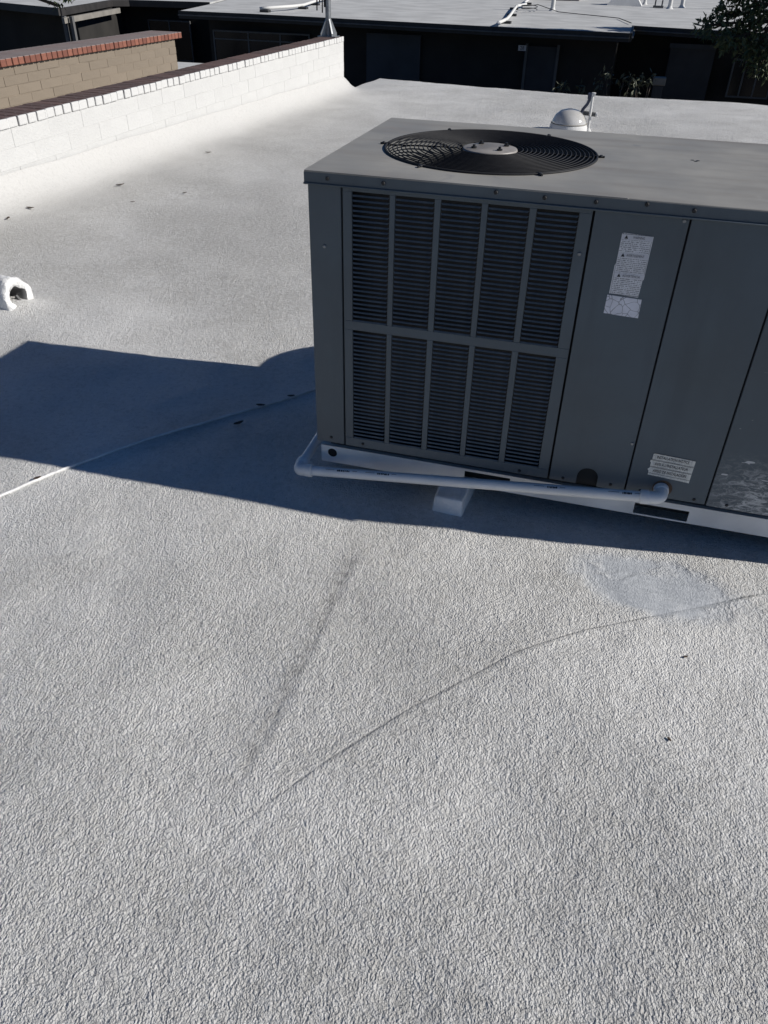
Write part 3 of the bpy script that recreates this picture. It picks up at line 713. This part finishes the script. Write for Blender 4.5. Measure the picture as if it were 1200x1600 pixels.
# ---------------------------------------------------------------- foam-coated vent stub on the left
vs_ = root('vent_stub', 'foam coated vent stub with a ragged open mouth at the left edge', 'vent', (-2.5,1.22,GZ))
q = MB(); prof = []
ring_n = 28; path = [(-2.62,1.26,-1.20,.01),(-2.61,1.258,-1.19,.05),(-2.57,1.25,-1.155,.10),(-2.50,1.24,-1.14,.112),(-2.43,1.225,-1.135,.114),(-2.375,1.215,-1.132,.112),(-2.335,1.21,-1.13,.118),(-2.315,1.207,-1.132,.108),(-2.322,1.207,-1.135,.07),(-2.352,1.212,-1.135,.058),(-2.52,1.24,-1.14,.045)]
for ip, (x, y, z, r_) in enumerate(path):
    for k in range(ring_n):
        a = 2*math.pi*k/ring_n; w_ = 1+.05*math.sin(3*a+ip*.7)+.035*math.sin(7*a+ip)+random.uniform(-.012,.012)
        if ip in (8,9): w_ += .12*math.sin(5*a)*(.5)-.1*(math.sin(a) < -.2)
        lean = .055*math.sin(a) if ip < 10 else 0
        q.v.append((x-lean*.35*(ip>4), y-r_*w_*math.cos(a)*1.0, max(z+r_*w_*math.sin(a), GZ-.02)))
for i in range(len(path)-1):
    for k in range(ring_n):
        l = (k+1)%ring_n; q.f.append((i*ring_n+k, i*ring_n+l, (i+1)*ring_n+l, (i+1)*ring_n+k))
q.f.append(tuple((len(path)-1)*ring_n+k for k in range(ring_n)))
so_ = q.build('stub', M['roof'], vs_, smooth=True)
foam = plain('foam_white', (.76,.755,.74), .75, .1, 10, .012, 55); so_.data.materials[0] = foam; so_.data.materials.append(M['trim'])
for p in so_.data.polygons:
    if p.index >= 8*ring_n: p.material_index = 1
flap = MB().prism_y([(-2.40,-1.215),(-2.335,-1.20),(-2.33,-1.17),(-2.36,-1.125),(-2.385,-1.16),(-2.41,-1.15)], 1.225, 1.24); flap.build('torn_mesh', 'trim', vs_)

# ---------------------------------------------------------------- skylight, vent pipe and conduit near the far edge
sk = root('dome_skylight', 'small translucent dome skylight on a white curb behind the air conditioner', 'skylight', (.19,9.45,-1.38))
MB().lathe((.19,9.45,0), [(.262,-1.42),(.255,-1.30),(.238,-1.272),(.225,-1.272),(.225,-1.30)], 36).build('curb', 'white', sk, smooth='auto')
MB().lathe((.19,9.45,0), [(.238,-1.27),(.236,-1.255),(.225,-1.225),(.19,-1.165),(.13,-1.118),(.06,-1.098),(.001,-1.094)], 36).build('dome', 'dome', sk, smooth=True)
MB().tube([(.19+.238*math.cos(a), 9.45+.238*math.sin(a), -1.268) for a in [2*math.pi*k/36 for k in range(36)]], .008, 6, closed=True).build('rim', 'trim_l', sk, smooth=True)
vp = root('vent_pipe', 'slim white standpipe beside the dome skylight', 'pipe', (.46,9.45,-1.38))
MB().tube([(.46,9.45,-1.40),(.455,9.45,-1.2),(.45,9.45,-.885)], .0165, 12).build('pipe', 'white', vp, smooth='auto')
MB().tube([(.45,9.45,-.90),(.485,9.45,-.905)], .02, 10).build('cap', 'white', vp, smooth='auto')
MB().lathe((.46,9.45,0), [(.07,-1.42),(.055,-1.375),(.03,-1.33),(.018,-1.315)], 16).build('flashing', 'white', vp, smooth=True)
MB().tube([(.36,9.50,-1.14),(.53,9.47,-1.15)], .027, 12).build('side_pipe', 'trim', vp, smooth='auto')
MB().tube([(.525,9.47,-1.15),(.548,9.47,-1.151)], .030, 12).build('side_cap', 'white', vp, smooth='auto')
cd = root('blue_conduit', 'dark blue bent conduit leaning against the slim white standpipe', 'conduit', (.38,9.5,-1.38))
MB().tube([(.41,9.52,-1.40),(.385,9.51,-1.28),(.36,9.5,-1.19),(.33,9.49,-1.15),(.345,9.48,-1.10),(.395,9.475,-1.03),(.412,9.47,-.98),(.412,9.47,-.90)], .021, 10).build('conduit', 'bluepipe', cd, smooth='auto')
MB().box(.385,.437,9.445,9.495,-.965,-.895).build('fitting', 'bluepipe', cd, bevel=.008)

# ---------------------------------------------------------------- antenna mast on the parapet end
MX, MY = -4.2, 12.05
ms = root('antenna_mast', 'grey steel mast bolted to the end of the white parapet', 'mast', (MX,MY,PT))
MB().tube([(MX,MY,PT),(MX,MY,PT+.38),(MX,MY,PT+1.15)], [.05,.047,.045], 14).build('pole', 'galv', ms, smooth='auto')
MB().box(MX-.16,MX+.16,MY-.12,MY+.12,PT-.002,PT+.012).build('base_plate', 'galv', ms)
for k in range(4):
    a = math.pi/4+k*math.pi/2; q = MB(); ca, sa = math.cos(a), math.sin(a); nx_, ny_ = -sa*.012, ca*.012
    p3 = [(MX+.04*ca,MY+.04*sa,PT+.012),(MX+.15*ca,MY+.15*sa,PT+.012),(MX+.15*ca,MY+.15*sa,PT+.05),(MX+.045*ca,MY+.045*sa,PT+.26)]
    q.add([(x-nx_,y-ny_,z) for x,y,z in p3]+[(x+nx_,y+ny_,z) for x,y,z in p3], [(0,1,2,3),(7,6,5,4),(0,4,5,1),(1,5,6,2),(2,6,7,3),(3,7,4,0)]); q.build('gusset', 'galv', ms)
MB().tube([(MX-.05,MY-.02,PT+.42),(MX-.05,MY-.02,PT+1.1)], .017, 8).build('clamped_cable', 'cable', ms)
for dx, zt, zb in ((-.17,.9,.37),(-.12,.88,.48),(-.075,.9,.34)):
    MB().tube([(MX-.05,MY-.05,PT+zt),(MX+dx*.8,MY-.06,PT+zt-.06),(MX+dx,MY-.06,PT+(zt+zb)/2),(MX+dx-.01,MY-.05,PT+zb)], .011, 6).build('hanging_cable', 'cable', ms, smooth=True)

# ---------------------------------------------------------------- leaves and debris
leaves = [(-3.54,4.24,.042,'dark dry leaf on the roof near the middle of the parapet',.9),(-3.70,3.14,.036,'flat dry leaf by the parapet cove, second from the left edge',.1),(-3.66,2.81,.03,'curled dry leaf by the parapet at the left edge',2.),
          (-3.5,5.98,.035,'farthest small dry leaf beside the parapet',.3),(-3.10,3.73,.02,'tiny dry leaf on the open roof left of the air conditioner',.6),(-2.84,4.19,.025,'tiny dark speck of leaf farther out on the open roof',1.),
          (1.42,-.60,.0075,'dark scrap just below the smooth patch',.5),(1.37,-.93,.0075,'lone dark scrap on the sunlit roof at right',2.2),(-.51,.33,.026,'curled dry leaf lying in the unit shadow',1.),
          (-.49,.535,.022,'brown scrap against the cable in shade',.2),(-.39,.675,.018,'dark scrap on the cable nearest the air conditioner',.4),(-1.10,-.325,.016,'reddish brown scrap beside the sunlit end of the cable',.9)]
for x, y, r_, lab, an in leaves:
    z = rz(x, y); q = MB(); ca, sa = math.cos(an), math.sin(an); N = 6; vs = []
    for i in range(N+1):
        u = -1+2*i/N; wd = .42*(1-u*u)**.7+.02
        for sgn, lift in ((-1,.35),(0,0),(1,.3)):
            lx, ly = u*r_, sgn*wd*r_; lz = (.010 if r_ > .012 else .004)+r_*(.22*u*u+lift*abs(sgn)*wd+random.uniform(-.03,.03))
            vs.append((x+lx*ca-ly*sa, y+lx*sa+ly*ca, z+lz))
    q.add(vs, [(3*i+j,3*i+3+j,3*i+4+j,3*i+1+j) for i in range(N) for j in (0,1)])
    o = q.build('dry_leaf', 'dryleaf', smooth=True, org=(x,y,z)); o.modifiers.new('solid','SOLIDIFY').thickness = .0012
    tag(o, lab, 'leaf', 'dry leaves and scraps on the roof')

# ---------------------------------------------------------------- houses across the courtyard
def panes(parent, x0, x1, y, z0, z1, nxp, fr=.06, trans=None, mat='trim'):
    w_ = root_part(parent, 'window')
def window(parent, x0, x1, y, z0, z1, cols, transom=None, frame='trim', fw=.05):
    q = MB(); q.box(x0, x1, y-.05, y+.01, z1-fw, z1); q.box(x0, x1, y-.05, y+.01, z0, z0+fw)
    xs_ = [x0+(x1-x0)*c for c in cols]
    for i, xx in enumerate(xs_):
        a = xx if i == 0 else (xx-fw if i == len(xs_)-1 else xx-fw/2); q.box(a, a+fw, y-.049, y+.01, z0+fw, z1-fw)
    if transom: q.box(x0+fw, x1-fw, y-.047, y+.01, transom-.02, transom+.02)
    f = q.build('window', frame, parent)
    for a, b in zip(xs_[:-1], xs_[1:]):
        if transom:
            MB().box(a+fw/2, b-fw/2, y-.02, y-.012, transom+.02, z1-fw).build('pane', 'glass', f); MB().box(a+fw/2, b-fw/2, y-.02, y-.012, z0+fw, transom-.02).build('pane', 'glass', f)
        else: MB().box(a+fw/2, b-fw/2, y-.02, y-.012, z0+fw, z1-fw).build('pane', 'glass', f)
    return f
HB = root('courtyard_house', 'long dark flat roofed house with pale roof across the courtyard', 'house', (-4,30,-4.2))
roofB = [(-14.9,26.5),(-12,26.45),(-3.5,25.3),(.58,25.05),(.56,28.4),(3.7,27.5),(14,26.6),(14,70),(-26,70),(-19.5,44),(-16.2,32.2)]
rB = MB().prism(roofB, -1.26, -1.2).build('roof', 'roof_far', HB)
q = MB()
def fasc(poly, i0, i1, out_, zt, zb, th=.05):
    for (a, b) in zip(poly[i0:i1], poly[i0+1:i1+1]):
        d0 = Vector((b[0]-a[0], b[1]-a[1])).normalized(); nrm = Vector((d0.y, -d0.x))*out_
        q.add([(a[0],a[1],zb),(b[0],b[1],zb),(b[0]+nrm.x,b[1]+nrm.y,zb),(a[0]+nrm.x,a[1]+nrm.y,zb),(a[0],a[1],zt),(b[0],b[1],zt),(b[0]+nrm.x,b[1]+nrm.y,zt),(a[0]+nrm.x,a[1]+nrm.y,zt)],
              [(0,1,2,3),(4,7,6,5),(0,4,5,1),(1,5,6,2),(2,6,7,3),(3,7,4,0)])
fasc(roofB, 0, 6, .06, -1.19, -1.42); q.build('fascia', 'fascia', rB)
q = MB(); fasc(roofB, 0, 6, .11, -1.30, -1.335); q.build('gutter', 'trim', rB)
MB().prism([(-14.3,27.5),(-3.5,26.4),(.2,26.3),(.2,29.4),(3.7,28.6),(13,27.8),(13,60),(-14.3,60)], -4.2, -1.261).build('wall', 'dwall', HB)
window(HB, -13.9, -10.2, 27.0, -3.3, -1.75, [0,.37,.7,1], -2.02)
MB().box(-8.0, -6.12, 26.55, 26.75, -4.2, -1.6).build('panel_wall', 'slate', HB)
dr = MB().box(-2.5, -1.5, 26.16, 26.24, -4.2, -1.72).build('door', 'dwall2', HB)
MB().box(-2.58, -2.5, 26.12, 26.2, -4.2, -1.66).build('jamb', 'trim', dr); MB().box(-1.58, -1.5, 26.12, 26.15, -4.2, -1.66).build('jamb', 'trim', dr)
np_ = MB().box(-2.80, -2.55, 26.1, 26.13, -1.86, -1.71).build('number_plate', 'plate', HB); 
text('28', .14, 'lettering', 'ink', np_, (-2.675, 26.095, -1.785))
MB().box(1.9, 3.3, 28.30, 28.5, -4.2, -1.7).build('panel_wall', 'dwall2', HB)
MB().box(1.85, 3.3, 28.2, 28.29, -1.75, -1.62).build('panel_band', 'slate', HB)
window(HB, 3.9, 5.2, 28.1, -3.05, -1.95, [0,.3,.62,1])
HA = root('left_house', 'dark house with pale roof corner at the upper left', 'house', (-22,30,-4.2))
roofA = [(-34,28.2),(-22.6,26.9),(-18.9,25.3),(-20.5,31.1),(-19.96,31.6),(-16.5,32.1),(-20,45),(-34,45)]
rA = MB().prism(roofA, -1.26, -1.2).build('roof', 'roof_far', HA)
q = MB(); fasc(roofA, 0, 5, .06, -1.19, -1.42); q.build('fascia', 'fascia', rA)
q = MB(); q.add([(-18.6,24.9,-1.62),(-18.5,24.9,-1.62),(-20.0,30.9,-1.62),(-20.1,30.9,-1.62),(-18.6,24.9,-1.45),(-18.5,24.9,-1.45),(-20.0,30.9,-1.45),(-20.1,30.9,-1.45)], [(0,3,2,1),(4,5,6,7),(0,1,5,4),(1,2,6,5),(2,3,7,6),(3,0,4,7)]); q.build('beam', 'trim_l', HA)
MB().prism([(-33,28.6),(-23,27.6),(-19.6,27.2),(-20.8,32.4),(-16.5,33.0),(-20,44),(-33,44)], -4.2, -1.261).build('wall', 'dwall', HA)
for px_ in (-18.75, -18.45): MB().box(px_-.06, px_+.06, 25.2, 25.32, -4.2, -1.42).build('post', 'trim', HA)
window(HA, -19.6, -17.6, 32.3, -3.4, -1.9, [0,.5,1])

# things lying and standing on the far roof
def far_cable(name, pts, r, mat, label, cat, blocks=()):
    o = root(name, label, cat, (pts[0][0], pts[0][1], -1.2))
    MB().tube([(x, y, -1.2+h) for x, y, h in pts], r, 8).build('run', mat, o, smooth=True)
    for x, y in blocks: MB().box(x-.16, x+.16, y-.13, y+.13, -1.2, -1.13).build('support', 'cable', o)
    return o
far_cable('roof_conduit', [(-12.3,27.6,.1),(-12.0,27.75,.13),(-11.7,29.2,.13),(-11.75,30.5,.12),(-12.1,32.5,.14),(-12.6,35.0,.14),(-13.2,38.5,.12)], .05, 'white', 'white conduit on dark supports behind the mast', 'conduit', [(-12.1,27.62),(-11.65,30.2),(-12.2,33.0)])
far_cable('roof_conduit', [(-3.45,25.25,.02),(-3.42,25.6,.1),(-3.42,27.2,.11),(-3.65,29.5,.1),(-3.95,32.4,.12),(-4.25,35.3,.13),(-4.1,37.0,.13),(-4.45,39.2,.1),(-4.8,44,.1),(-5.2,49,.1)], .05, 'white', 'white conduit crossing the pale far roof in the centre', 'conduit', [(-3.4,27.0),(-3.8,31.0),(-4.35,35.3),(-4.4,40.)])
far_cable('coiled_wire', [(-3.6+.30*math.cos(a), 34.3+.85*math.sin(a), .06+.015*a) for a in [i*math.pi/8 for i in range(33)]]+[(-2.4,34,.04),(0,31.5,.04),(.5,28.9,.05)], .013, 'cable', 'thin dark wire coiled on the far roof beside the conduit', 'wire')
def stack(x, y, h, r_, label):
    o = root('roof_vent_pipe', label, 'pipe', (x,y,-1.2), 'vent pipes on the far roof')
    MB().tube([(x,y,-1.2),(x,y,-1.2+h)], r_, 10).build('pipe', 'white', o, smooth='auto'); MB().lathe((x,y,-1.2), [(r_*1.9,.0),(r_*1.3,.05),(r_*1.02,.12)], 12).build('flashing', 'white', o, smooth=True)
stack(-2.79, 35.4, 1.4, .085, 'tall white vent pipe beside the coiled wire on the far roof')
stack(.75, 44, 1.1, .075, 'white vent pipe right of the boxy vent on the far roof')
stack(2.43, 42, 1.3, .09, 'white vent pipe left of the tree on the far roof')
stack(1.87, 40.5, .35, .09, 'short white vent stub on the far roof')
stack(4.1, 42, 1.5, .09, 'white vent pipe behind the tree leaves')
o = root('boxy_vent', 'boxy white curb with a grey dome on the far roof', 'vent', (-.15,42.6,-1.2))
MB().add([(-.95,41.9,-1.2),(.65,41.9,-1.2),(.65,43.5,-1.2),(-.95,43.5,-1.2),(-.65,42.1,-.82),(.35,42.1,-.82),(.35,43.3,-.82),(-.65,43.3,-.82)], [(0,3,2,1),(4,5,6,7),(0,1,5,4),(1,2,6,5),(2,3,7,6),(3,0,4,7)]).build('curb', 'white', o)
MB().lathe((-.15,42.7,-.82), [(.55,0),(.54,.12),(.42,.32),(.2,.42),(.001,.45)], 20).build('dome', 'dome', o, smooth=True)
o = root('far_roof_unit', 'dark air handling box at the top of the far roof', 'air conditioner', (-3.6,46.5,-1.2))
MB().box(-4.9,-2.9,45.2,47.2,-1.1,.4).build('cabinet', 'dwall2', o); MB().box(-4.7,-3.0,45.3,47.0,-1.2,-1.1).build('base', 'fascia', o)
MB().box(-2.88,-2.5,45.3,46.4,-1.2,-.4).build('side_box', 'trim_l', o)
o = root('small_bracket', 'little grey bracket lying on the far roof near the vent stub', 'bracket', (1.4,41.3,-1.2))
MB().box(1.15,1.6,41.0,41.4,-1.2,-1.12).build('plate', 'trim', o); MB().box(1.2,1.26,41.1,41.3,-1.12,-.9).build('arm', 'trim', o); MB().box(1.5,1.56,41.1,41.3,-1.12,-.9).build('arm', 'trim', o)
o = root('utility_pedestal', 'dark utility pedestal with a cream cap in the courtyard', 'pedestal', (1.68,24.5,-4.2))
MB().box(1.5,1.78,24.4,24.7,-4.2,-2.42).build('post', 'slate', o, bevel=.02); MB().box(1.47,1.83,24.36,24.74,-2.42,-2.22).build('cap', 'trim_l', o, bevel=.02)

# ---------------------------------------------------------------- trees and shrubs
def leaf_cloud(centers, n, size, seed, flat=.75, mat='leaf'):
    r = np.random.default_rng(seed); C_ = np.array([c[:3] for c in centers]); Rr = np.array([c[3] for c in centers])
    k = r.choice(len(C_), n, p=(Rr**2)/(Rr**2).sum()); d = r.normal(size=(n,3)); d /= np.linalg.norm(d, axis=1)[:,None]
    rad = Rr[k]*r.random(n)**.45; P = C_[k]+d*rad[:,None]*np.array([1,1,flat])
    t_ = r.normal(size=(n,3)); t_[:,2] -= .8; t_ /= np.linalg.norm(t_, axis=1)[:,None]; u_ = np.cross(t_, r.normal(size=(n,3))); u_ /= np.linalg.norm(u_, axis=1)[:,None]
    s_ = size*(.6+.8*r.random(n))[:,None]
    nn = np.cross(t_, u_)
    v = np.stack([P, P+t_*s_*.45+u_*s_*.2+nn*s_*.06, P+t_*s_, P+t_*s_*.45-u_*s_*.2+nn*s_*.06], 1).reshape(-1,3)
    f = np.arange(4*n).reshape(-1,4); mb = MB(); mb.v = [tuple(p) for p in v]; mb.f = [tuple(p) for p in f]; return mb
def tree(name, label, base, top, centers, n, size, seed, group):
    o = root(name, label, 'tree', base, group)
    b_ = Vector(base); t_ = Vector(top)
    tr = MB(); mid = (b_+t_)/2+Vector((.15,.1,0)); tr.tube([b_,b_+(mid-b_)*.5,mid,t_], [.2,.16,.13,.08], 10)
    tr.build('trunk', 'bark', o, smooth=True)
    lm = MB()
    for c_ in centers:
        c3 = Vector(c_[:3]); s0 = mid+(t_-mid)*random.random(); m_ = (s0+c3)/2+Vector((0,0,.12)); lm.tube([s0,m_,c3], [.06,.04,.015], 6)
        for _ in range(4):
            dv = Vector((random.gauss(0,1),random.gauss(0,1),random.gauss(0,.7))).normalized()*c_[3]*.8; lm.tube([m_+(c3-m_)*.5, c3+dv*.5, c3+dv], [.02,.014,.006], 5)
    lm.build('limbs', 'bark', o, smooth=True)
    leaf_cloud(centers, n, size, seed).build('crown', 'leaf', o)
    return o
cs = []
r2 = random.Random(3)
for i in range(34):
    cs.append((4.6+r2.uniform(-1.9,2.6), 21.2+r2.uniform(-1.3,1.5), .6+r2.uniform(-1.5,3.0), r2.uniform(.4,.75)))
cs += [(2.35,20.8,-.72,.3),(2.7,21,-.5,.35),(2.95,20.8,-.95,.4),(3.3,21,-.6,.5),(3.6,21,-1.1,.5),(3.95,20.9,-1.45,.45),(2.9,21,-.05,.4),(3.4,20.9,-.25,.45)]
tree('courtyard_tree', 'dark leafy tree rising from the courtyard at the right', (5.0,21.2,-4.2), (4.9,21.3,1.6), cs, 17000, .15, 11, 'trees in the courtyard')
cs2 = [(-15.0+r2.uniform(-2.4,2.4), 16.9+r2.uniform(-1,1), .9+r2.uniform(-.3,1.7), r2.uniform(.4,.7)) for _ in range(16)]
cs2 += [(-13.15,17,-.40,.16),(-12.97,17,-.62,.13),(-12.6,17,-.42,.13)]
tree('left_tree', 'tree whose leafy twigs hang into view at the upper left', (-18.6,16.0,-4.2), (-16.2,16.6,1.2), cs2, 4200, .13, 12, 'trees in the courtyard')
def shrub(x, y, z, r_, n, seed, label):
    o = root('courtyard_shrub', label, 'shrub', (x,y,-4.2), 'shrubs in the courtyard')
    st_ = MB(); rr = random.Random(seed); tips = []
    for k in range(7):
        tp = Vector((x+rr.uniform(-r_,r_), y+rr.uniform(-.3,.3), z+rr.uniform(-.1,r_))); tips.append((tp.x,tp.y,tp.z,r_*.45))
        st_.tube([(x+rr.uniform(-.1,.1),y,-4.2),((x+tp.x)/2+rr.uniform(-.1,.1),y,(z-4.2)/2),tp], [.035,.025,.01], 6)
    st_.build('stem', 'bark', o, smooth=True); leaf_cloud(tips, n, .16, seed).build('crown', 'leaf_pale', o)
shrub(-.75, 23.5, -2.65, .38, 90, 21, 'low pale leaved shrub in the dark courtyard, leftmost')
shrub(.35, 23.7, -2.5, .55, 100, 22, 'tall pale leaved shrub in the middle of the dark courtyard')
shrub(1.15, 23.9, -2.45, .35, 80, 23, 'pale leaved shrub just left of the utility pedestal')

cs3 = [(6.4+r2.uniform(-2.6,2.6), 25.0+r2.uniform(-1.6,1.1), 2.7+r2.uniform(-1.4,1.7), r2.uniform(.5,.85)) for _ in range(30)]+[(6.3+r2.uniform(-.9,.9), 27.0+r2.uniform(-.7,.9), 1.3+r2.uniform(-.3,.8), .6) for _ in range(8)]+[(r2.uniform(5.2,7.6), r2.uniform(26.3,28.3), r2.uniform(.5,2.1), .65) for _ in range(16)]  # last two crown groups added out of view to shade the house's side wall
tree('tall_tree', 'tall leafy tree beyond the right edge that shades the far eaves', (7.6,24.4,-4.2), (6.8,24.9,2.6), cs3, 24000, .2, 13, 'trees in the courtyard')
